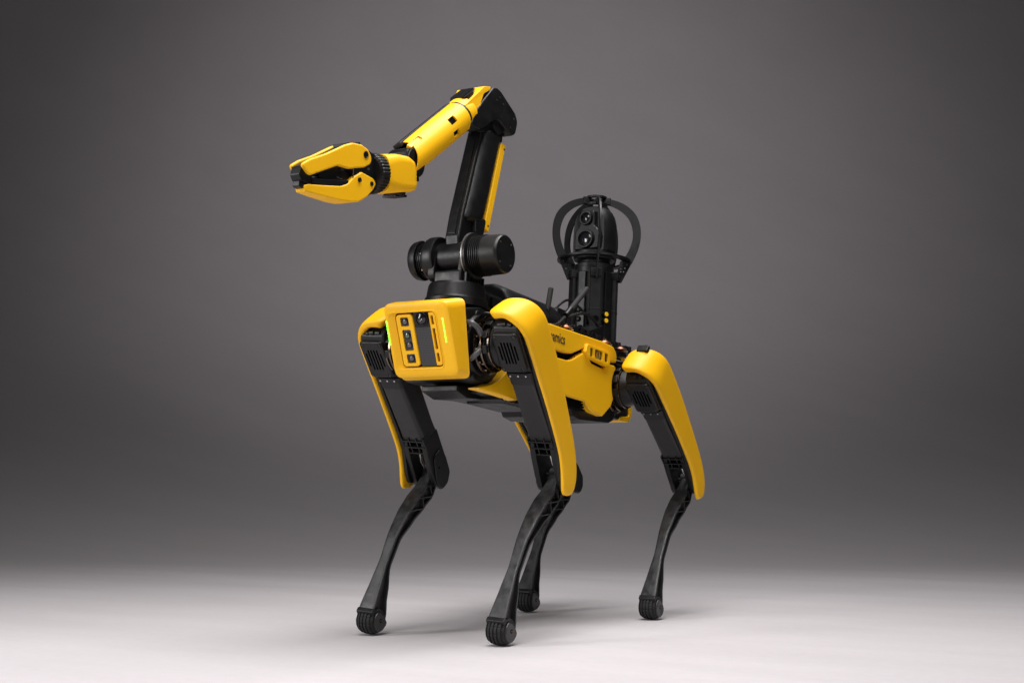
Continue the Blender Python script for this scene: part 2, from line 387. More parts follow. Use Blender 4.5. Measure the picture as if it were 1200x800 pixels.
# soft inner lip
g = G()
g.loft([[(x, y, -0.0004) for x, y in rnd(rect(-0.0705, -0.0645, 0.0495, 0.0575), 0.014, 6)], [(x, y, 0.0010) for x, y in rnd(rect(-0.0688, -0.0630, 0.0480, 0.0560), 0.013, 6)], [(x, y, 0.0004) for x, y in rnd(rect(-0.0665, -0.0612, 0.0462, 0.0542), 0.012, 6)],
        [(x, y, -0.0025) for x, y in rnd(rect(-0.0615, -0.0603, 0.0455, 0.0532), 0.0115, 6)], [(x, y, -0.0052) for x, y in rnd(rect(-0.0545, -0.0600, 0.0452, 0.0528), 0.011, 6)], [(x, y, -0.0082) for x, y in rnd(rect(-0.0542, -0.0598, 0.0450, 0.0526), 0.011, 6)]], caps=False)
obj('face_lip', g, YEL, head, MH)
g = G(); g.prism(rnd(rect(-0.0500, -0.0570, -0.0100, 0.0500), 0.009, 6), -0.0083, -0.0005, 'z', 0.002, seg=3)
pill = obj('sensor_plate', g, YEL, head, MH)
c = G()
W = [rect(-0.0400, 0.0260, -0.0202, 0.0445), rect(-0.0400, -0.0245, -0.0190, 0.0190), rect(-0.0392, -0.0502, -0.0185, -0.0312)]
for w in W: c.prism(rnd(w, 0.003, 3), -0.006, 0.01, 'z')
cut(pill, c, MH)
for w in W:
    g = G(); g.prism(rnd([(x*0.93+w[0][0]*.035+w[2][0]*.035, y*0.93+(w[0][1]+w[2][1])*.035) for x, y in w], 0.0025, 3), -0.0075, -0.0032, 'z', 0.0005)
    obj('sensor_window', g, GLS, head, MH)
for (x, y, mm) in ((-0.0302, 0.0352, LNS), (-0.0300, 0.0070, IRI), (-0.0292, -0.0130, LNS), (-0.0289, -0.0407, LNS)):
    g = G(); g.lathe([(0.0072, -0.0034), (0.0072, -0.0022), (0.0062, -0.0016), (0.0054, -0.0024), (0.0, -0.0018)], (x, y, 0), (0, 0, 1), 20)
    obj('lens_ring', g, BLK, head, MH)
    g = G(); g.lathe([(0.0054, -0.0026), (0.0048, -0.0008), (0.003, 0.0002), (0.0, 0.0006)], (x, y, 0), (0, 0, 1), 20)
    obj('lens', g, mm, head, MH)
g = G(); g.prism(rect(-0.0085, -0.0585, 0.0292, 0.0225), -0.0083, -0.0030, 'z', 0.001); obj('speaker_grille', g, GRL, head, MH, local=True)
g = G(); g.prism(rect(-0.0085, 0.0225, 0.0292, 0.0525), -0.0083, -0.0030, 'z', 0.001); obj('camera_plate', g, BLK, head, MH)
g = G(); g.lathe([(0.0148, -0.003), (0.0148, 0.0), (0.0135, 0.0012), (0.0122, 0.0002), (0.0118, -0.002)], (0.0112, 0.0400, 0), (0, 0, 1), 28, caps=False); obj('lens_ring', g, BLK, head, MH)
g = G(); g.lathe([(0.0120, -0.0025), (0.0105, 0.0010), (0.007, 0.0032), (0.003, 0.0042), (0.0, 0.0044)], (0.0112, 0.0400, 0), (0, 0, 1), 28); obj('lens', g, GLS, head, MH)
g = G()
for dx, dy, r in ((-0.002, 0.003, .0016), (0.003, -0.001, .0012), (-0.0005, -0.003, .001)): g.lathe([(r, 0.0025), (r, 0.0046), (0, 0.0052)], (0.0112+dx, 0.0400+dy, 0), (0, 0, 1), 10)
obj('flash_elements', g, STL, head, MH)
g = G(); g.prism(rnd([(0.0290, -0.0570), (0.0440, -0.0570), (0.0440, 0.0520), (0.0290, 0.0520)], [0.002, 0.008, 0.008, 0.002], 5), -0.0083, -0.0005, 'z', 0.0015)
sp = obj('slotted_plate', g, YEL, head, MH)
c = G()
for y0, y1 in ((0.0265, 0.0455), (-0.0240, 0.0195), (-0.0492, -0.0310)): c.prism(rnd(rect(0.0328, y0, 0.0388, y1), 0.0015, 3), -0.007, 0.01, 'z')
cut(sp, c, MH)
g = G(); g.prism(rect(0.0318, -0.052, 0.0400, 0.049), -0.0082, -0.0066, 'z'); obj('slot_backing', g, DRK, head, MH)
for x0, x1, zz in ((0.0600, 0.0622, 0.0), (-0.0752, -0.0730, -0.0008)):
    for k in range(7):
        y1 = 0.0395 - k*0.0073
        g = G(); g.box((x0, y1-0.0064, zz-0.002), (x1, y1, zz+0.0011), 0.0006); obj('status_light', g, LED, head, MH)
# black shell behind the face
g = G(); g.prism(rnd([(0.388, 0.062), (0.30, 0.080), (0.26, 0.075), (0.26, -0.070), (0.32, -0.074), (0.338, -0.070)], 0.01), -0.08, 0.08, 'y', 0.008)
obj('head_core', g, BLK, head, MB)
for sy in (-1, 1):
    g = G(); g.cyl((0.30, sy*0.06, 0.0), (0.30, sy*0.088, 0.0), 0.071, 0.064, 40, 0.006)
    obj('shoulder_motor', g, BLK, torso, MB)
    g = G(); g.cyl((-0.30, sy*0.06, 0.0), (-0.30, sy*0.092, 0.0), 0.071, 0.064, 40, 0.006); obj('hip_motor', g, BLK, torso, MB)
g = G(); g.tube(spline([(0.352, 0.070, 0.036), (0.366, 0.089, 0.036), (0.369, 0.101, 0.032), (0.356, 0.107, 0.022), (0.343, 0.108, 0.004), (0.346, 0.107, -0.016), (0.352, 0.100, -0.028), (0.346, 0.087, -0.034), (0.335, 0.070, -0.035)], 6), 0.0056, 12)
obj('cable', g, CAB, head, MB)

# ================================================================== LEGS
LU, LL = 0.325, 0.365
LEGS = {'front_left': (0.298, 0.168, 1, -3.3, 41.83, -28.60), 'front_right': (0.298, -0.153, -1, 3.9, 43.94, -26.77),
        'rear_left': (-0.298, 0.180, 1, -0.9, 53.78, -30.82), 'rear_right': (-0.298, -0.162, -1, -0.5, 53.61, -31.21)}
# cover: each ring is centre (u,v,w), half axis A along the width, half axis B through the thickness
def cover_rings():
    st = []
    low = [((0.044, -0.3425), (0.064, -0.328), 0.038, 0.0455), ((0.030, -0.343), (0.066, -0.318), 0.0365, 0.0475), ((0.012, -0.334), (0.060, -0.304), 0.0365, 0.048), ((-0.006, -0.312), (0.048, -0.283), 0.0365, 0.048), ((-0.022, -0.272), (0.035, -0.25), 0.0365, 0.0475),
           ((-0.031, -0.225), (0.032, -0.205), 0.0365, 0.0475), ((-0.038, -0.18), (0.031, -0.165), 0.0365, 0.0475), ((-0.047, -0.125), (0.030, -0.12), 0.0365, 0.0475), ((-0.055, -0.067), (0.030, -0.066), 0.0355, 0.047), ((-0.058, -0.012), (0.030, -0.016), 0.034, 0.047)]
    for o, i, v0, v1 in low:
        st.append((((o[0]+i[0])/2, (v0+v1)/2, (o[1]+i[1])/2), ((o[0]-i[0])/2, 0, (o[1]-i[1])/2), (0, (v1-v0)/2, 0)))
    top = [(0.0470, 0.022, 0, -0.058, 0.030, 0.014), (0.0455, 0.040, 14, -0.057, 0.030, 0.015), (0.0390, 0.059, 32, -0.056, 0.030, 0.0165), (0.0265, 0.0755, 52, -0.055, 0.030, 0.020), (0.010, 0.0855, 70, -0.053, 0.029, 0.020),
           (-0.007, 0.0885, 88, -0.051, 0.028, 0.022), (-0.021, 0.0885, 94, -0.049, 0.027, 0.024), (-0.0325, 0.0850, 112, -0.046, 0.024, 0.025), (-0.0380, 0.0780, 138, -0.038, 0.016, 0.018)]
    for v, w, an, u0, u1, th in top:
        nv, nw = math.cos(R(an)), math.sin(R(an)); tilt = 0.012*min(1, an/70)
        st.append((((u0+u1)/2, v-nv*th/2, w-nw*th/2), ((u0-u1)/2, 0, -tilt/2), (0, nv*th/2, nw*th/2)))
    n = 24; rings = []
    for c, a, b in st:
        ring = []
        for k in range(n):
            t = 2*math.pi*(k+.5)/n; ct, sn = math.cos(t), math.sin(t)
            x = math.copysign(abs(ct)**0.45, ct); y = math.copysign(abs(sn)**0.6, sn)
            ring.append(tuple(c[i] + a[i]*x + b[i]*y for i in range(3)))
        rings.append(ring)
    return rings
UF = [(0.012, 0.014), (-0.02, 0.016), (-0.05, 0.019), (-0.09, 0.033), (-0.134, 0.043), (-0.186, 0.047), (-0.25, 0.041), (-0.308, 0.036), (-0.350, 0.033), (-0.366, 0.031)]
UR = [(0.012, -0.016), (-0.02, -0.022), (-0.05, -0.020), (-0.09, -0.006), (-0.134, 0.010), (-0.186, 0.024), (-0.25, 0.020), (-0.308, -0.004), (-0.350, -0.024), (-0.366, -0.027)]
HW = [(0.012, 0.010), (-0.03, 0.0125), (-0.06, 0.0165), (-0.10, 0.0165), (-0.15, 0.0145), (-0.20, 0.0118), (-0.25, 0.0105), (-0.30, 0.0145), (-0.350, 0.0185), (-0.366, 0.0190)]
def leg(kind, hx, hy, sy, ab, th, sh):
    a = R(ab)
    def Rm(v): return Vector((v[0], v[1]*math.cos(a) - v[2]*math.sin(a)*sy, v[1]*math.sin(a)*sy + v[2]*math.cos(a)))
    def fr(o, t):
        t = R(t); return frame(o, Rm((math.cos(t), 0, -math.sin(t))), Rm((0, sy, 0)), Rm((math.sin(t), 0, math.cos(t))))
    FT = fr((hx, hy, 0), th); M = MB @ FT
    kn = FT @ Vector((0.0, 0, -LU)); MS = MB @ fr(kn, sh)
    # thigh
    g = G(); rings = []
    for w, u0, u1, v0, v1, r in ((-0.045, -0.036, 0.030, -0.028, 0.026, 0.012), (-0.06, -0.036, 0.030, -0.028, 0.026, 0.009), (-0.10, -0.034, 0.029, -0.028, 0.026, 0.009), (-0.20, -0.029, 0.026, -0.029, 0.027, 0.009), (-0.218, -0.028, 0.026, -0.030, 0.028, 0.008), (-0.230, -0.028, 0.018, -0.030, 0.028, 0.006), (-0.262, -0.024, 0.0, -0.029, 0.027, 0.004)):
        rings.append([(x, y, w) for x, y in rnd(rect(u0, v0, u1, v1), r, 3)])
    g.loft(rings)
    root = obj('leg', g, CMP, robot, M, sharp=40)
    root['label'] = kind
    P = lambda name, g, m, **k: obj(name, g, m, root, M, **k)
    # motor housing
    g = G(); g.prism(rnd([(-0.048, 0.052), (0.012, 0.066), (0.030, 0.058), (0.036, 0.046), (0.036, -0.038), (0.028, -0.050), (-0.03, -0.052), (-0.048, -0.03)], 0.010), -0.031, 0.030, 'y', 0.006, seg=3)
    P('motor_housing', g, BLK)
    g = G(); g.prism(rnd(rect(-0.0295, -0.0400, 0.0290, 0.0500), 0.010, 5), 0.032, 0.0445, 'x', 0.004, seg=3)
    vp = P('vent_plate', g, BLK)
    c = G()
    for i in range(6):
        v = -0.0180 + i*0.0072; hl = 0.0250 if 0 < i < 5 else 0.0165
        c.prism(rnd(rect(v-0.0020, 0.006-hl, v+0.0020, 0.006+hl), 0.0012, 2), 0.0375, 0.05, 'x')
    for v in (-0.0222, 0.0218):
        for w in (-0.0325, 0.0425): c.cyl((0.0415, v, w), (0.05, v, w), 0.0044, n=16)
    cut(vp, c, M)
    g = G(); g.prism(rect(-0.021, -0.022, 0.021, 0.034), 0.0362, 0.0380, 'x'); P('vent_backing', g, DRK)
    for v in (-0.0222, 0.0218):
        for w in (-0.0325, 0.0425):
            g = G(); g.lathe([(0.0032, 0.0425), (0.0032, 0.0440), (0.0028, 0.0443), (0.0014, 0.0442), (0.0012, 0.0432), (0, 0.0432)], (0.0006, v, w), (1, 0, 0), 14); P('screw', g, SHN)
    # linkage under the hood
    g = G(); g.box((-0.03, -0.022, 0.052), (0.020, 0.022, 0.064), 0.004); g.cyl((0.022, -0.020, 0.058), (0.022, 0.012, 0.058), 0.007, n=20, bev=0.002)
    g.cyl((0.026, -0.006, 0.062), (0.026, 0.002, 0.062), 0.005, n=14); g.cyl((0.026, 0.008, 0.060), (0.026, 0.014, 0.060), 0.0045, n=14)
    P('hip_linkage', g, ANO)
    # collar with bolts
    g = G(); g.prism(rnd(rect(-0.040, -0.0315, 0.034, 0.0295), 0.014, 5), -0.0600, -0.0490, 'z', 0.0015); P('collar', g, BLK)
    g = G()
    for v in (-0.019, -0.001, 0.017): g.cyl((0.033, v, -0.0545), (0.0355, v, -0.0545), 0.0020, n=10)
    P('collar_bolts', g, STL)
    # wrapped sleeve on the thigh
    g = G(); g.loft([[(x, y, w) for x, y in rnd(rect(-0.037, -0.0295, 0.031, 0.0272), 0.011, 3)] for w in (-0.060, -0.078)]); P('thigh_sleeve', g, RUB)
    # knee fork: two cheeks, ribs
    CH = rnd([(-0.028, -0.225), (0.026, -0.225), (0.034, -0.262), (0.040, -0.300), (0.041, -0.330), (0.028, -0.354), (0.004, -0.356), (-0.018, -0.340), (-0.024, -0.300), (-0.026, -0.26)], [0.003, 0.003, 0.02, 0.02, 0.02, 0.02, 0.02, 0.02, 0.02, 0.02])
    for v0, v1 in ((-0.0315, -0.0185), (0.0165, 0.0295)):
        g = G(); g.prism(CH, v0, v1, 'y', 0.0035, seg=3); P('knee_fork', g, BLK)
    PAD = rnd([(-0.019, -0.268), (0.017, -0.268), (0.0375, -0.32), (0.037, -0.338), (0.024, -0.351), (0.004, -0.351), (-0.016, -0.335), (-0.020, -0.300)], 0.016, 5)
    for v0, v1 in ((-0.0355, -0.0305), (0.0290, 0.0335)):
        g = G(); g.prism(PAD, v0, v1, 'y', 0.0022, seg=2); P('knee_pad', g, BLK)
    g = G(); g.cyl((0.014, -0.0372, -0.302), (0.014, -0.034, -0.302), 0.003, n=12); P('screw', g, ANO)
    g = G()
    for w in (-0.2215, -0.2365, -0.252): g.box((0.0, -0.028, w-0.0018), (0.0285 if w > -0.23 else 0.030, 0.026, w+0.0018), 0.0008)
    for v in (-0.0295, -0.0105, 0.0085, 0.0265): g.box((0.0, v-0.0016, -0.2525), (0.0285, v+0.0016, -0.2135), 0.0008)
    P('knee_rib', g, BLK)
    g = G(); g.cyl((0.006, -0.033, -0.326), (0.006, 0.031, -0.326), 0.009, n=20); P('knee_pin', g, STL)
    g = G(); g.tube([(0.012, 0.004, -0.262), (0.016, 0.006, -0.285), (0.012, 0.006, -0.305)], 0.0035, 8); P('actuator_rod', g, STL)
    # yellow cover
    g = G(); g.loft(cover_rings()); P('leg_cover', g, YEL, sub=2)
    g = G(); g.prism(rnd([(-0.050, 0.03), (0.026, 0.03), (0.026, -0.20), (0.03, -0.245), (0.05, -0.30), (0.052, -0.322), (0.03, -0.335), (0.01, -0.325), (-0.02, -0.265), (-0.034, -0.18)], 0.012), 0.0275, 0.0362, 'y', 0.003)
    P('cover_liner', g, BLK)
    if hx < 0:
        g = G(); g.box((-0.052, -0.012, 0.078), (-0.034, 0.016, 0.0885), 0.002); P('cover_cap', g, BLK)
    # shin
    g = G(); ws = [0.012 - 0.376*i/32 for i in range(33)]; fr_, rr_, wb = [], [], []
    for w in ws:
        f, r, h = ntab(UF, w), ntab(UR, w), ntab(HW, w); t = 0.0055; c = 0.0014
        fr_.append([(f-t, -h, w), (f-c, -h, w), (f-0.0002, -h+c, w), (f, -h*.5, w), (f, h*.5, w), (f-0.0002, h-c, w), (f-c, h, w), (f-t, h, w)])
        h2 = h*0.86; rr_.append([(r, -h2, w), (r+t*.8, -h2, w), (r+t*.8, h2, w), (r, h2, w)])
        hb = 0.0042 if w < -0.02 else 0.010; wb.append([(r+.002, -hb, w), (f-.002, -hb, w), (f-.002, hb, w), (r+.002, hb, w)])
    g.loft(fr_); g.loft(rr_); g.loft(wb)
    for w0, w1 in ((-0.022, -0.05), (-0.05, -0.03), (-0.055, -0.088), (-0.09, -0.068), (-0.095, -0.125)):
        h = ntab(HW, (w0+w1)/2)*.84
        p0 = Vector((ntab(UR, w0)+.003, 0, w0)); p1 = Vector((ntab(UF, w1)-.004, 0, w1)); d = (p1-p0).normalized(); n_ = Vector((-d.z, 0, d.x))*.0014
        g.loft([[p0+n_+Vector((0, -h, 0)), p0+n_+Vector((0, h, 0)), p0-n_+Vector((0, h, 0)), p0-n_+Vector((0, -h, 0))], [p1+n_+Vector((0, -h, 0)), p1+n_+Vector((0, h, 0)), p1-n_+Vector((0, h, 0)), p1-n_+Vector((0, -h, 0))]])
    g.cyl((0.0, -0.016, -0.003), (0.0, 0.016, -0.003), 0.017, n=28, bev=0.002)
    S = lambda name, g, m, **k: obj(name, g, m, root, MS, **k)
    S('shin', g, SHN, sharp=40)
    # foot: grooved rubber pod
    FC = Vector((0.002, 0, -0.3685)); prof = []
    hwf = 0.0205; N = 72
    for k in range(41):
        x = -hwf + 2*hwf*k/40; r = 0.0290*math.sqrt(max(0, 1-(abs(x)/0.031)**2.6))
        ph = (x/hwf*2.5) % 1.0
        if ph < 0.16 or ph > 0.84: r -= 0.0024
        prof.append((r, x))
    mod = lambda k, i: 0.965 if i % 6 == 0 else 1.0
    g = G(); g.lathe(prof, FC, (0, 1, 0), N, mod=mod); S('foot', g, RUB, sharp=25)
    g = G()
    BOOT = rnd([(0.0335, -0.356), (0.0345, -0.366), (0.026, -0.370), (-0.016, -0.370), (-0.029, -0.366), (-0.028, -0.356), (0.0, -0.350)], 0.003)
    g.prism(BOOT, -0.0205, 0.0205, 'y', 0.002)
    S('foot_clamp', g, BLK)
    HUB = [(-0.002 + 0.0215*math.cos(t), -0.3665 + 0.0225*math.sin(t)) for t in [R(-205 + 230*k/28) for k in range(29)]] + [(0.010, -0.3525), (-0.010, -0.3525)]
    for s in (-1, 1):
        g = G(); g.prism(HUB, *sorted((s*0.0185, s*0.0232)), 'y', 0.0020, seg=2); S('foot_hub', g, SHN)
    for s in (-1, 1):
        g = G(); g.cyl((-0.001, s*0.0224, -0.366), (-0.001, s*0.0236, -0.366), 0.0042, n=14); S('hub_hole', g, DRK)
        g = G(); g.cyl((-0.001, s*0.0230, -0.366), (-0.001, s*0.0240, -0.366), 0.0018, n=10); S('hub_pin', g, BRS)
    # metal joint between body and leg
    g = G(); yb = 0.093 - abs(hy)                     # body side, in the leg's own v
    MJ = MB @ frame((hx, hy, 0), (1, 0, 0), (0, sy, 0), (0, 0, 1))
    g.lathe([(0.040, yb-0.005), (0.058, yb), (0.060, yb+0.004), (0.056, yb+0.006), (0.049, yb+0.008)], (0, 0, 0), (0, 1, 0), 48)
    g.lathe([(0.047, yb+0.0145), (0.055, yb+0.015), (0.055, yb+0.0185), (0.047, yb+0.020)], (0, 0, 0), (0, 1, 0), 48)
    g.lathe([(0.044, yb+0.0285), (0.049, yb+0.029), (0.049, yb+0.032), (0.044, yb+0.033)], (0, 0, 0), (0, 1, 0), 48)
    for k in range(9): t = k*math.pi*2/9+.4; g.cyl((0.050*math.cos(t), yb+0.008, 0.050*math.sin(t)), (0.050*math.cos(t), yb+0.015, 0.050*math.sin(t)), 0.0032, n=8)
    for k in range(12):
        t = k*math.pi/6+.2; g.cyl((0.053*math.cos(t), yb+0.003, 0.053*math.sin(t)), (0.053*math.cos(t), yb+0.0105, 0.053*math.sin(t)), 0.0036, n=8)
    obj('hip_joint', g, BRZ, root, MJ)
    g = G(); g.lathe([(0.045, yb+0.002), (0.045, yb+0.036), (0.036, -0.026)], (0, 0, 0), (0, 1, 0), 40)
    g.box((-0.05, yb+0.016, 0.03), (0.0, yb+0.05, 0.062), 0.008)
    for t in (-50, -15, 20, 150, 200): g.box((0.046, yb+0.019, -0.008), (0.0535, yb+0.030, 0.008), 0.002, Matrix.Rotation(R(t), 4, 'Y'))
    for k in range(3): g.tube(spline([(0.03-k*.012, yb-0.002, 0.052+k*.003), (0.036-k*.012, yb+0.014, 0.060), (0.02-k*.012, yb+0.04, 0.055)]), 0.0024, 8)
    obj('hip_bracket', g, ANO, root, MJ)
    return root
for k, v in LEGS.items():
    s = {'front_left': 'front leg showing its broad yellow cover, on the lettered side', 'front_right': 'front leg seen from its black inner side',
         'rear_left': 'rear leg showing its broad yellow cover, below the camera mast', 'rear_right': 'rear leg mostly hidden behind the front leg'}[k]
    L = leg(s, *v)

# ================================================================== ARM
g = G()
AX, AZ = 0.278, 0.194                                # shoulder pivot
g.lathe([(0.058, 0.083), (0.066, 0.085), (0.0665, 0.100), (0.063, 0.106), (0.060, 0.128), (0.057, 0.134), (0.040, 0.137)], (AX, 0, 0), (0, 0, 1), 56)
g.box((AX-0.12, -0.045, 0.085), (AX-0.03, 0.052, 0.128), 0.010)
g.box((AX-0.105, 0.03, 0.096), (AX-0.05, 0.0585, 0.120), 0.004)
arm = obj('robotic_arm', g, BLK, robot, MB)
arm['label'] = 'raised black and yellow arm bent at the elbow, gripper closed'
A = lambda name, g, m, M=MB, **k: obj(name, g, m, arm, M, **k)
# yoke
g = G(); g.box((AX-0.042, -0.034, 0.13), (AX+0.040, 0.034, 0.160), 0.006); g.prism(rnd([(AX-0.045, 0.14), (AX+0.04, 0.14), (AX+0.034, 0.20), (AX, 0.232), (AX-0.038, 0.205)], 0.02), 0.022, 0.034, 'y', 0.003)
g.prism(rnd([(AX-0.045, 0.14), (AX+0.04, 0.14), (AX+0.034, 0.20), (AX, 0.232), (AX-0.038, 0.205)], 0.02), -0.052, -0.034, 'y', 0.003)
for i in range(7): g.box((AX-0.04+i*0.011, 0.03, 0.135), (AX-0.035+i*0.011, 0.042, 0.155), 0.001)
A('shoulder_yoke', g, ANO)
def drum(y0, s, R0, Lf, Lc, Rc):
    fl = G(); fl.lathe([(R0*.9, 0), (R0, 0.001), (R0, 0.0035), (R0-0.002, 0.0045)], (AX, y0, AZ), (0, s, 0), 56); A('drum_rim', fl, RIM)
    g = G(); pr = [(R0*.98, 0.004), (R0*.98, 0.009), (R0*.86, 0.010)]; h = 0.012
    while h < Lf: pr += [(R0*.80, h), (R0*.80, h+.0018), (R0*.87, h+.0022), (R0*.87, h+.0036), (R0*.80, h+.0040)]; h += 0.0046
    pr += [(R0*.80, Lf)]
    g.lathe(pr, (AX, y0, AZ), (0, s, 0), 56); A('cooling_fins', g, ANO)
    g = G(); g.lathe([(Rc*.9, Lf), (Rc*.985, Lf+.0015), (Rc, Lf+.005), (Rc*.97, Lf+Lc-.008), (Rc*.945, Lf+Lc-.003), (Rc*.90, Lf+Lc-.0005), (Rc*.86, Lf+Lc), (0.0, Lf+Lc)], (AX, y0, AZ), (0, s, 0), 56); A('drum_cap', g, BLK)
    g = G()
    for t in (0.7, 2.3, 3.9, 5.5): g.cyl((AX+Rc*.72*math.cos(t), y0+s*(Lf+Lc-.001), AZ+Rc*.72*math.sin(t)), (AX+Rc*.72*math.cos(t), y0+s*(Lf+Lc+.0006), AZ+Rc*.72*math.sin(t)), .0022, n=10)
    A('drum_screws', g, STL)
drum(0.034, 1, 0.050, 0.037, 0.044, 0.0425)
drum(-0.058, -1, 0.043, 0.026, 0.020, 0.043)
g = G(); g.lathe([(0.030, 0), (0.046, 0.001), (0.0475, 0.006), (0.0475, 0.022), (0.045, 0.028), (0.036, 0.030)], (AX, -0.038, AZ), (0, -1, 0), 48); g.cyl((AX, -0.04, AZ), (AX, 0.035, AZ), 0.034, n=40); A('shoulder_drive', g, ANO)
g = G()
for t in (0.1, .9, 1.7, 2.5, -0.7): g.cyl((AX+.0440*math.cos(t), -0.0655, AZ+.0440*math.sin(t)), (AX+.0440*math.cos(t), -0.0675, AZ+.0440*math.sin(t)), .0025, n=8)
A('drive_bolts', g, STL)
# upper arm
UA = rnd([(0.218, 0.487), (0.147, 0.492), (0.156, 0.455), (0.205, 0.292), (0.226, 0.272), (0.278, 0.262), (0.272, 0.290)], [0.006, 0.006, 0.01, 0.018, 0.02, 0.015, 0.02])
g = G(); rg = []
for (xf, zf), (xr, zr), k in (((0.226, 0.492), (0.170, 0.494), .55), ((0.231, 0.489), (0.162, 0.4915), .85), ((0.234, 0.482), (0.160, 0.485), 1), ((0.246, 0.43), (0.174, 0.435), 1), ((0.270, 0.345), (0.196, 0.35), 1), ((0.288, 0.288), (0.213, 0.293), 1), ((0.289, 0.280), (0.219, 0.284), .9), ((0.284, 0.275), (0.226, 0.278), .6)):
    ring = []
    for i in range(32):
        t = 2*math.pi*(i+.5)/32; ct, sn = math.cos(t), math.sin(t)
        a = math.copysign(abs(ct)**.7, ct); b = math.copysign(abs(sn)**.7, sn)
        ring.append(((xf+xr)/2 + (xf-xr)/2*a, 0.001 + 0.0245*k*b, (zf+zr)/2 + (zf-zr)/2*a))
    rg.append(ring)
g.loft(rg)
A('upper_arm_cover', g, BLK)
g = G(); g.prism(rnd([(0.235, 0.490), (0.19, 0.500), (0.205, 0.42), (0.228, 0.30), (0.238, 0.245), (0.25, 0.19), (0.295, 0.19), (0.303, 0.235), (0.293, 0.285)], 0.010), -0.022, 0.0135, 'y', 0.005, seg=3)
g.prism(rnd([(0.3045, 0.24), (0.296, 0.285), (0.238, 0.485), (0.230, 0.483), (0.286, 0.28), (0.292, 0.24)], 0.002), -0.013, 0.004, 'y', 0.001)
g.prism(rnd([(0.205, 0.295), (0.215, 0.255), (0.232, 0.245), (0.252, 0.25), (0.256, 0.29)], 0.010), -0.018, 0.022, 'y', 0.009, seg=3)
A('upper_arm', g, ANO)
g = G(); g.prism(rnd([(0.1625, 0.478), (0.1425, 0.478), (0.1960, 0.266), (0.2145, 0.270), (0.213, 0.284)], 0.004), -0.018, 0.0205, 'y', 0.004, seg=3); A('upper_arm_stripe', g, YEL)
g = G()
for x, z in ((0.231, 0.462), (0.270, 0.305)): g.lathe([(0.0062, 0), (0.0062, 0.0024), (0.0, 0.0024)], (x-.02, 0.0222, z), (0, 1, 0), 16)
for x, z in ((0.1505, 0.466), (0.2005, 0.280)): g.lathe([(0.0025, 0), (0.0025, 0.0012), (0.0, 0.0012)], (x, 0.0198, z), (0, 1, 0), 10)
o_ = A('screw_holes', g, DRK); o_['kind'] = 'stuff'
# elbow hood
HOOD = [(0.308, 0.474), (0.292, 0.510), (0.262, 0.548), (0.226, 0.587), (0.210, 0.592), (0.192, 0.589), (0.127, 0.560), (0.114, 0.540), (0.122, 0.510), (0.138, 0.501), (0.200, 0.522), (0.270, 0.474)]
HOOD = [(x + 0.005, z - 0.004 - (0.003 if z > .545 else 0)) for x, z in HOOD]
g = G(); g.prism(rnd(HOOD, [0.006, 0.03, 0.03, 0.012, 0.02, 0.02, 0.02, 0.02, 0.014, 0.012, 0.03, 0.008]), -0.0355, 0.0345, 'y', 0.013, seg=5)
A('elbow_housing', g, BLK)
g = G(); g.cyl((0.188, -0.028, 0.512), (0.188, 0.028, 0.512), 0.024, n=32, bev=.003); g.box((0.155, -0.02, 0.478), (0.24, 0.02, 0.515), 0.006)
g.cyl((0.20, 0.02, 0.500), (0.20, 0.026, 0.500), 0.008, n=14); g.cyl((0.165, 0.02, 0.496), (0.165, 0.0255, 0.496), 0.005, n=14)
A('elbow_joint', g, ANO)
g = G()
for x, z in ((0.214, 0.556), (0.202, 0.566), (0.150, 0.514), (0.138, 0.538), (0.186, 0.556)): g.lathe([(0.0022, 0), (0.0022, 0.0006), (0.0, 0.0006)], (x, 0.0342, z), (0, 1, 0), 10)
A('screw', g, STL)
# forearm along its own axis
FA, FB = Vector((0.318, 0, 0.486)), Vector((0.495, 0, 0.342))
fd = (FB-FA).normalized(); fn = Vector((0, 1, 0)).cross(fd).normalized()
if fn.z < 0: fn = -fn
MF = MB @ frame(FA, fd, (0, 1, 0), fn)             # x along the forearm to the wrist, z upward normal
FLn = (FB-FA).length
# yellow collar under the hood, with black cooling fins on its back
g = G(); g.lathe([(0.0335, -0.008), (0.0345, -0.012), (0.0350, -0.030), (0.0345, -0.034)], (0, 0, 0), (1, 0, 0), 48); 
COLLAR = [(-0.007, 0.0310), (-0.040, 0.0345), (-0.092, 0.0335), (-0.118, 0.022), (-0.112, 0.018), (-0.080, 0.020), (-0.055, 0.006), (-0.035, -0.020), (-0.022, -0.031), (-0.006, -0.0335)]
g.prism(rnd(COLLAR, [0.003, 0.02, 0.02, 0.01, 0.01, 0.01, 0.02, 0.02, 0.004, 0.004]), -0.0340, 0.0340, 'y', 0.017, seg=6)
g.v = [(x, y*q, z*q) for x, y, z in g.v for q in (min(1.0, (0.0350 + max(0, -x-.05)*.3)/max(1e-6, math.hypot(y, z))),)]
ec = A('elbow_collar', g, YEL, MF)
g = G(); g.prism(rnd([(-0.026, -0.020), (-0.026, 0.017), (-0.060, 0.022), (-0.085, 0.014), (-0.085, -0.018)], 0.006), 0.025, 0.0352, 'z', 0.001)
for i in range(8): g.box((-0.079+i*0.0066, -0.018, 0.034), (-0.0762+i*0.0066, 0.015, 0.0378), 0.0006)
A('cooling_fins', g, ANO, MF)
g = G(); g.lathe([(0.030, -0.010), (0.0335, -0.009), (0.0335, -0.001), (0.030, 0.0)], (0, 0, 0), (1, 0, 0), 48); A('forearm_seal', g, ANO, MF)
def fring(x, r, sh=0.0, n=48): return [(x + sh*(1-math.cos(2*math.pi*i/n))*.5, r*math.sin(2*math.pi*i/n), r*math.cos(2*math.pi*i/n)) for i in range(n)]
g = G()
L0 = -0.001
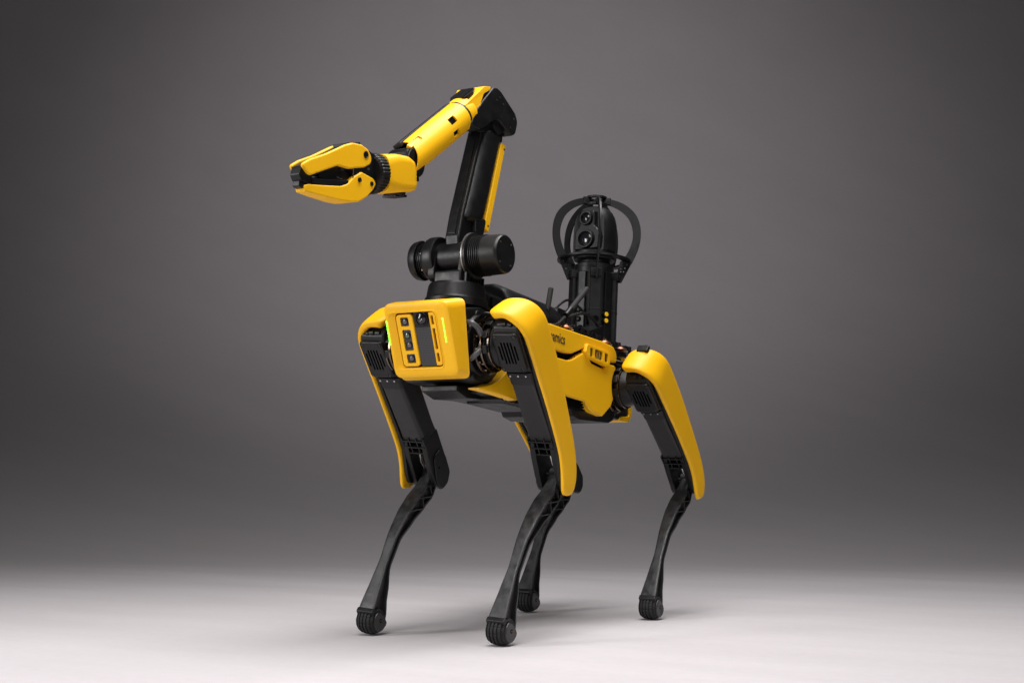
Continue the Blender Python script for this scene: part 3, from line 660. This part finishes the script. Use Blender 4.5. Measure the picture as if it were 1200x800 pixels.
rg = [fring(L0, 0.0335), fring(L0+.002, 0.0348), fring(0.06, 0.0348, .0), fring(0.14, 0.0345, .0), fring(FLn-.025, 0.0338, 0.030), fring(FLn-.016, 0.0330, 0.036), fring(FLn-.017, 0.0305, 0.036), fring(FLn-.06, 0.0300, 0.0), fring(0.01, 0.0300), fring(L0, 0.0315), fring(L0, 0.0335)]
g.loft(rg, caps=False)
fo = A('forearm', g, YEL, MF)
c = G()
def slot(x0, x1, t, w): c.box((x0, -w, 0.027), (x1, w, 0.045), 0.0, Matrix.Rotation(R(t), 4, 'X'))
def radial(t): return Matrix.Rotation(R(t), 4, 'X')
for x0, x1, t, w in ((0.050, 0.076, -60, 0.0072), (0.056, 0.080, -106, 0.0060), (0.178, 0.226, -34, 0.0056)):
    slot(x0, x1, t, w)
cut(fo, c, MF)
g = G(); g.lathe([(0.0312, 0.0), (0.0312, FLn-.04)], (0, 0, 0), (1, 0, 0), 48); A('forearm_core', g, DRK, MF)
g = G(); g.box((0.0, -0.0113, 0.026), (FLn-0.006, 0.0093, 0.0362), 0.002, radial(20)); A('forearm_strip', g, BLK, MF)
g = G(); g.loft([[(0.179, -0.0052, 0.024), (0.179, 0.0052, 0.024), (0.179, 0.0052, 0.0312), (0.179, -0.0052, 0.0312)], [(0.2255, -0.0052, 0.024), (0.2255, 0.0052, 0.024), (0.2255, 0.0052, 0.0338), (0.2255, -0.0052, 0.0338)]], radial(-34)); A('forearm_scoop', g, YEL, MF)
# wrist joint
g = G(); g.cyl((0.490, -0.030, 0.337), (0.490, 0.026, 0.337), 0.030, n=36, bev=0.004); g.prism(rnd([(0.52, 0.36), (0.47, 0.372), (0.455, 0.34), (0.478, 0.312), (0.52, 0.315)], 0.012), -0.026, 0.024, 'y', 0.008)
A('wrist_joint', g, ANO)
# wrist body along the hand axis
WA, WB = Vector((0.500, 0, 0.308)), Vector((0.606, 0, 0.2845))
wd = (WB-WA).normalized(); wn = Vector((0, 1, 0)).cross(wd).normalized()
if wn.z < 0: wn = -wn
MW = MB @ frame(WA, wd, (0, 1, 0), wn); WL = (WB-WA).length
g = G(); g.loft([[(x, y, z) for y, z in rnd(rect(-r, -h, r, h+t), q, 5)] for x, r, h, t, q in ((-0.016, 0.012, 0.010, -.004, 0.008), (-0.012, 0.026, 0.024, -.002, 0.012), (-0.002, 0.031, 0.031, 0.0, 0.014), (0.015, 0.033, 0.034, .003, 0.015), (0.055, 0.0345, 0.036, .003, 0.018), (WL-.02, 0.0355, 0.037, .0, 0.024), (WL-.014, 0.0350, 0.0365, 0, 0.024))])
A('wrist_body', g, YEL, MW)
g = G(); g.cyl((0.032, 0, -0.041), (0.032, 0, -0.02), 0.022, n=28, bev=.005)
for i in range(6): g.box((0.012+i*.007, -0.016, -0.0430), (0.0155+i*.007, 0.016, -0.038), .001)
A('wrist_motor', g, ANO, MW)
g = G(); g.lathe([(0.004, 0.0345), (0.0, 0.0347)], (-0.002, 0, 0), (0, 1, 0), 12); 
g.box((-0.012, 0.0285, -0.012), (-0.006, 0.0312, -0.004), .001); A('wrist_label', g, DRK, MW)
g = G(); n_ = 144
g.lathe([(0.034, WL-.015), (0.0385, WL-.013), (0.0395, WL-.010), (0.0395, WL+.008), (0.038, WL+.011), (0.033, WL+.013)], (0, 0, 0), (1, 0, 0), n_, mod=lambda k, i: 1.0 if (k in (0, 5) or i % 4 < 2) else 0.972); A('wrist_ring', g, ANO, MW, sharp=20)
def taper(g, half, tip, x0=0.66, x1=0.835):
    out = []
    for x, y, z in g.v:
        t = max(0, min(1, (x-x0)/(x1-x0))); h = half + (tip-half)*t; y2 = y*h/half; dy = 0.02 - (h if half < .03 else h)
        out.append((x - 1.2*max(0, dy)*t, y2, z + 0.5*max(0, dy)*t))
    g.v = out; return g
# gripper, in the hand frame measured from the body frame
g = G(); g.prism(rnd([(0.604, 0.262), (0.612, 0.316), (0.645, 0.318), (0.685, 0.298), (0.690, 0.272), (0.675, 0.250), (0.64, 0.244)], 0.006), -0.0195, 0.0195, 'y', 0.004)
g.prism(rnd([(0.61, 0.245), (0.635, 0.228), (0.665, 0.232), (0.67, 0.26), (0.62, 0.268)], 0.006), -0.024, 0.018, 'y', 0.004)
A('gripper_palm', g, ANO)
PL = [(0.838, 0.2335), (0.812, 0.2510), (0.770, 0.273), (0.715, 0.3065), (0.694, 0.3165), (0.668, 0.3205), (0.648, 0.3175), (0.6355, 0.307), (0.6345, 0.293), (0.654, 0.2805), (0.6735, 0.2735), (0.700, 0.2645), (0.732, 0.2615), (0.76, 0.2470), (0.8085, 0.2215), (0.818, 0.2230)]
PR = [0.006, 0.03, 0.03, 0.03, 0.02, 0.02, 0.016, 0.014, 0.014, 0.01, 0.01, 0.02, 0.02, 0.02, 0.008, 0.008]
g = G(); g.prism(rnd(PL, PR, 5), 0.0135, 0.0225, 'y', 0.004, seg=4); taper(g, 0.0225, 0.0155); A('upper_jaw_plate', g, YEL)
g = G(); g.prism(rnd(PL, PR, 5), -0.0225, -0.0135, 'y', 0.004, seg=4); taper(g, 0.0225, 0.0155); A('upper_jaw_plate', g, YEL)
g = G(); g.prism(rnd([(0.836, 0.2165), (0.832, 0.2325), (0.8105, 0.2470), (0.770, 0.268), (0.72, 0.300), (0.69, 0.3195), (0.66, 0.3245), (0.645, 0.310), (0.68, 0.28), (0.735, 0.258), (0.80, 0.2205), (0.812, 0.2085), (0.828, 0.2070)], 0.005, 3), -0.0150, 0.0150, 'y', 0.002)
taper(g, 0.0225, 0.0155)
for i in range(5): g.box((0.664+i*0.010, -0.015, 0.3175-i*.0032), (0.669+i*0.010, 0.015, 0.3265-i*.0036), .001)
g.box((0.668, -0.0095, 0.229), (0.772, 0.0095, 0.262), 0.003)
A('upper_jaw', g, BLK)
g = G(); g.cyl((0.6545, -0.0226, 0.3045), (0.6545, 0.0218, 0.3045), 0.0070, n=24); g.lathe([(0.0070, 0.0218), (0.0070, 0.0237), (0.0058, 0.0241), (0.0048, 0.0232), (0, 0.0232)], (0.6545, 0, 0.3045), (0, 1, 0), 24); A('jaw_pivot', g, ANO)
LJ = [(0.825, 0.1985), (0.820, 0.1885), (0.776, 0.1930), (0.722, 0.1990), (0.686, 0.2045), (0.664, 0.2110), (0.640, 0.2270), (0.622, 0.2460), (0.6145, 0.2600), (0.626, 0.2670), (0.664, 0.2690), (0.684, 0.2540), (0.700, 0.2360), (0.718, 0.2270), (0.770, 0.2140), (0.812, 0.2040)]
LR = [0.004, 0.005, 0.03, 0.03, 0.03, 0.02, 0.02, 0.012, 0.008, 0.008, 0.01, 0.02, 0.02, 0.03, 0.03, 0.01]
g = G(); g.prism(rnd(LJ, LR, 4), -0.0225, 0.0225, 'y', 0.007, seg=4); taper(g, 0.0225, 0.0100); A('lower_jaw', g, YEL)
g = G(); g.prism(rnd([(0.836, 0.1935), (0.836, 0.2040), (0.818, 0.2190), (0.78, 0.2230), (0.72, 0.2365), (0.69, 0.2440), (0.69, 0.2320), (0.77, 0.2110), (0.820, 0.1935)], 0.003, 3), -0.0165, 0.0165, 'y', 0.0025)
for s in (-1, 1): g.prism(rnd([(0.80, 0.209), (0.80, 0.2185), (0.72, 0.2375), (0.695, 0.2440), (0.695, 0.229), (0.72, 0.2235)], 0.002), *sorted((s*.014, s*.0205)), 'y', .0015)
taper(g, 0.0225, 0.0105); A('lower_jaw_pad', g, BLK)
for x, z in ((0.6685, 0.2520), (0.6310, 0.2545)):
    g = G(); g.lathe([(0.0044, 0.0215), (0.0044, 0.0242), (0.0030, 0.0246), (0.0016, 0.0238), (0, 0.0238)], (x, 0, z), (0, 1, 0), 16); A('jaw_bolt', g, ANO)
g = G(); g.cyl((0.716, 0.006, 0.232), (0.716, 0.006, 0.250), 0.0014, n=8); g.box((0.684, 0.0185, 0.234), (0.6865, 0.0200, 0.272), .0005); g.box((0.706, 0.005, 0.243), (0.722, 0.010, 0.2455), .0005); g.cyl((0.756, 0, 0.226), (0.756, 0, 0.236), 0.004, n=12)
A('gripper_hardware', g, STL)
g = G(); g.cyl((0.640, 0.0195, 0.281), (0.640, 0.0206, 0.281), 0.0028, n=12); A('screw', g, STL)

# ================================================================== ELECTRONICS HUMP behind the arm
g = G()
sec = rnd([(-0.072, 0.084), (-0.072, 0.118), (-0.052, 0.150), (-0.022, 0.163), (0.022, 0.163), (0.052, 0.150), (0.072, 0.118), (0.072, 0.084)], [0, 0.03, 0.03, 0.03, 0.03, 0.03, 0.03, 0], 5)
cz = 0.084
g.loft([[(x, y*k, cz+(z-cz)*q) for y, z in sec] for x, k, q in ((0.174, .86, .86), (0.170, .94, .95), (0.162, .985, .99), (0.150, 1, 1.0), (0.0, 1, 1.0), (-0.055, 1, 1.0), (-0.085, .98, .86), (-0.093, .95, .72), (-0.097, .9, .55))])
hump = obj('electronics_cover', g, BLK, robot, MB)
c = G()
for x in (0.115, 0.075, 0.055, -0.005, -0.055, -0.075):
    c.box((x-.003, 0.05, 0.122), (x+.003, 0.09, 0.138), 0.002)
cut(hump, c, MB)
# ================================================================== CAMERA MAST
PX = -0.345
g = G()
g.lathe([(0.050, 0.10), (0.050, 0.305), (0.040, 0.308)], (PX, 0, 0), (0, 0, 1), 40)
mast = obj('camera_mast', g, ANO, robot, MB); mast['label'] = 'black pan-tilt camera in a five-hoop guard on a ribbed column'
C = lambda name, g, m, M=MB, **k: obj(name, g, m, mast, M, **k)
PH0 = R(33)
def pol(r, t, z): return (PX + r*math.cos(t), r*math.sin(t), z)
def radM(t): return MB @ frame((PX, 0, 0), (math.cos(t), math.sin(t), 0), (-math.sin(t), math.cos(t), 0), (0, 0, 1))
for k in range(10):
    t = PH0 + k*R(36)
    g = G(); w = 0.0125 if k % 2 == 0 else 0.010
    g.box((0.036, -w, 0.118), (0.0605 if k % 2 == 0 else 0.0565, w, 0.292), 0.002, None)
    g.box((0.036, -w-.001, 0.196), (0.0612 if k % 2 == 0 else 0.0572, w+.001, 0.1985), 0.0005)
    C('column_rib', g, ANO, radM(t))
for k in range(5):
    t = PH0 + k*R(72)
    g = G(); g.box((0.040, -0.0145, 0.276), (0.066, 0.0145, 0.297), 0.003); g.cyl((0.066, 0.007, 0.286), (0.0675, 0.007, 0.286), .003, n=10); g.cyl((0.066, -0.007, 0.286), (0.0675, -0.007, 0.286), .003, n=10)
    C('hoop_clamp', g, ANO, radM(t))
    g = G(); g.prism([(0.058, 0.272), (0.070, 0.272), (0.0945, 0.322), (0.0945, 0.327), (0.066, 0.327), (0.060, 0.300)], -0.0015, 0.0015, 'y', 0.0)
    br = C('hoop_bracket', g, ANO, radM(t))
    c = G()
    for x, z in ((0.068, 0.300), (0.068, 0.308), (0.075, 0.300), (0.083, 0.318), (0.078, 0.309)): c.cyl((x, -.01, z), (x, .01, z), .0018, n=8)
    cut(br, c, radM(t))
    O = spline([(0.094, 0.320), (0.108, 0.352), (0.1145, 0.385), (0.112, 0.418), (0.100, 0.446), (0.077, 0.468), (0.050, 0.481), (0.026, 0.487)], 5)
    I = spline([(0.068, 0.324), (0.084, 0.348), (0.0945, 0.378), (0.094, 0.405), (0.084, 0.432), (0.064, 0.453), (0.042, 0.466), (0.024, 0.472)], 5)
    g = G(); g.loft([[(o.x, -.0022, o.y), (o.x, .0022, o.y), (i.x, .0022, i.y), (i.x, -.0022, i.y)] for o, i in zip(O, I)])
    C('guard_hoop', g, ANO, radM(t), sharp=50)
    g = G(); g.box((0.017, -0.005, 0.470), (0.036, 0.005, 0.489), .002); g.cyl((0.030, -0.0062, 0.480), (0.030, 0.0062, 0.480), .0025, n=8); C('hoop_clamp', g, ANO, radM(t))
def annul(r0, r1, z0, z1, n=60):
    g = G(); vs = []; fs = []
    g.loft([[pol(r, 2*math.pi*i/n, z) for i in range(n)] for r, z in ((r0, z0), (r1, z0), (r1, z1), (r0, z1), (r0, z0))], caps=False); return g
C('guard_ring', annul(0.072, 0.092, 0.3255, 0.3300), ANO)
C('top_ring', annul(0.018, 0.028, 0.468, 0.4735), ANO); C('top_ring', annul(0.016, 0.026, 0.4865, 0.4915), ANO)
# pan-tilt head
g = G(); g.lathe([(0.045, 0.304), (0.0485, 0.306), (0.0485, 0.314), (0.040, 0.318), (0.040, 0.324), (0.0505, 0.328), (0.0525, 0.334), (0.0525, 0.346)], (PX, 0, 0), (0, 0, 1), 48); C('pan_base', g, BLK)
g = G(); g.lathe([(0.0535, 0.347), (0.0540, 0.352), (0.0540, 0.404), (0.0525, 0.420), (0.0485, 0.436), (0.042, 0.449), (0.034, 0.457), (0.022, 0.4625), (0.0, 0.464)], (PX, 0, 0), (0, 0, 1), 56)
dome = C('camera_dome', g, BLK)
ML = MB @ Matrix.Translation((PX, 0, 0)) @ Matrix.Rotation(R(-6), 4, 'Z')
c = G(); c.box((0.030, -0.10, 0.346), (0.12, 0.10, 0.48)); cut(dome, c, ML)
g = G(); g.prism(rnd([(-0.035, 0.349), (0.036, 0.349), (0.039, 0.380), (0.034, 0.398), (0.023, 0.408), (0.022, 0.446), (-0.014, 0.452), (-0.020, 0.446), (-0.021, 0.410), (-0.034, 0.398)], 0.006), 0.026, 0.042, 'x', 0.005, seg=3); C('lens_block', g, BLK, ML)
for y, z, r in ((0.001, 0.3745, 0.0235), (0.001, 0.4270, 0.0180)):
    g = G(); g.lathe([(r, 0.036), (r, 0.0475), (r-.0015, 0.050), (r-.004, 0.050), (r-.0055, 0.046), (r-.0055, .042)], (0, y, z), (1, 0, 0), 36); C('lens_barrel', g, ANO, ML)
    g = G(); rr = r-.0055; g.lathe([(rr, 0.0440), (rr*.8, 0.0465), (rr*.45, 0.0480), (0, 0.0485)], (0, y, z), (1, 0, 0), 28); C('lens', g, GLS, ML)
g = G()
for y, z in ((-0.027, 0.358), (0.028, 0.358), (-0.024, 0.404), (0.026, 0.404)): g.cyl((0.0415, y, z), (0.0428, y, z), .0018, n=8)
C('screw', g, ANO, ML)
g = G()
for t, z in ((62, 0.372), (62, 0.396), (95, 0.372)):
    p0 = Vector(pol(0.0528, R(t), z)); p1 = Vector(pol(0.0536, R(t), z)); g.cyl(p0, p1, .0016, n=8)
C('dome_holes', g, DRK)
for z in (0.186, 0.170):
    t = R(64); g = G(); g.cyl(pol(0.056, t, z), pol(0.0600, t, z), 0.0056, n=18, bev=.001); C('port_cap', g, DOT)
    g = G(); g.cyl(pol(0.050, t, z), pol(0.0588, t, z), 0.0085, n=18); C('port_ring', g, ANO)
# ports on the front of the column
g = G()
for t, z in ((-8, 0.195), (-8, 0.172), (-2, 0.150)): g.cyl(pol(0.044, R(t), z), pol(0.058, R(t), z), .007, n=14)
g.cyl(pol(0.044, R(36), 0.172), pol(0.0615, R(36), 0.172), .008, n=16)
C('port_socket', g, DRK)
g = G()
for t, z in ((-8, 0.195), (-8, 0.172)): g.cyl(pol(0.056, R(t), z), pol(0.060, R(t), z), .0035, n=10)
C('port_pin', g, ANO)
# mounting plate and base blocks
g = G(); g.box((-0.425, -0.082, 0.0985), (-0.13, 0.086, 0.108), 0.002); g.box((-0.400, -0.062, 0.108), (-0.28, 0.064, 0.122), 0.003)
g.prism(rnd([(-0.28, 0.107), (-0.195, 0.107), (-0.20, 0.122), (-0.278, 0.150)], 0.003), 0.004, 0.066, 'y', 0.003)
g.box((-0.20, -0.06, 0.107), (-0.145, 0.06, 0.128), 0.004)
g.box((-0.10, -0.06, 0.098), (-0.125, -0.01, 0.150), 0.003); g.box((-0.165, -0.055, 0.12), (-0.115, 0.03, 0.165), 0.004)
for x in (-0.145, -0.175, -0.22, -0.26, -0.34, -0.40): g.cyl((x, 0.078, 0.106), (x, 0.078, 0.118), .0055, n=10); g.box((x-.006, 0.060, 0.106), (x+.006, 0.072, 0.121), .001)
C('mounting_plate', g, ANO)
g = G(); g.tube(spline([(-0.165, 0.025, 0.150), (-0.20, 0.05, 0.165), (-0.24, 0.058, 0.158), (-0.272, 0.062, 0.135), (-0.28, 0.06, 0.118)]), .0036, 8)
g.tube(spline([(-0.14, 0.0, 0.16), (-0.20, 0.01, 0.20), (-0.27, 0.02, 0.178), (-0.298, 0.012, 0.160)]), .003, 8); C('cable', g, BLK)
for x, y in ((-0.045, 0.090), (-0.243, 0.090), (-0.335, 0.088)):
    g = G(); g.lathe([(0.006, 0.0), (0.015, 0.001), (0.0165, 0.004), (0.0145, 0.0075), (0.0085, 0.009), (0.0085, 0.0125), (0.0045, 0.0135), (0.004, 0.011), (0, 0.011)], (x, y-.002, 0.096), (0, 0, 1), 24)
    o = obj('deck_knob', g, BRS, robot, MB)
    g = G(); g.box((x-.018, y+.000, 0.0965), (x-.004, y+.010, 0.0985), .0006); obj('washer', g, WSH, o, MB)
# antennas
def antenna(p0, p1, r):
    p0, p1 = Vector(p0), Vector(p1); d = p1-p0
    g = G(); g.tube([p0+d*.34, p0+d*.36, p0+d*.97, p0+d*.99, p1], [r*.8, r, r, r*.8, r*.4], 14); o = obj('antenna', g, RUB, robot, MB)
    g = G(); g.cyl(p0+d*.16, p0+d*.35, r*1.12, n=14, bev=.001); obj('antenna_collar', g, ANO, o, MB)
    return o
ant1 = antenna((-0.012, 0.055, 0.115), (-0.024, 0.058, 0.190), 0.0062)
ant2 = antenna((-0.022, 0.090, 0.112), (-0.140, 0.090, 0.211), 0.0066)
g = G(); g.tube(spline([(0.02, 0.07, 0.094), (0.015, 0.082, 0.095), (-0.005, 0.089, 0.101), (-0.035, 0.090, 0.122)]), .0042, 10); obj('antenna_lead', g, ANO, ant2, MB)
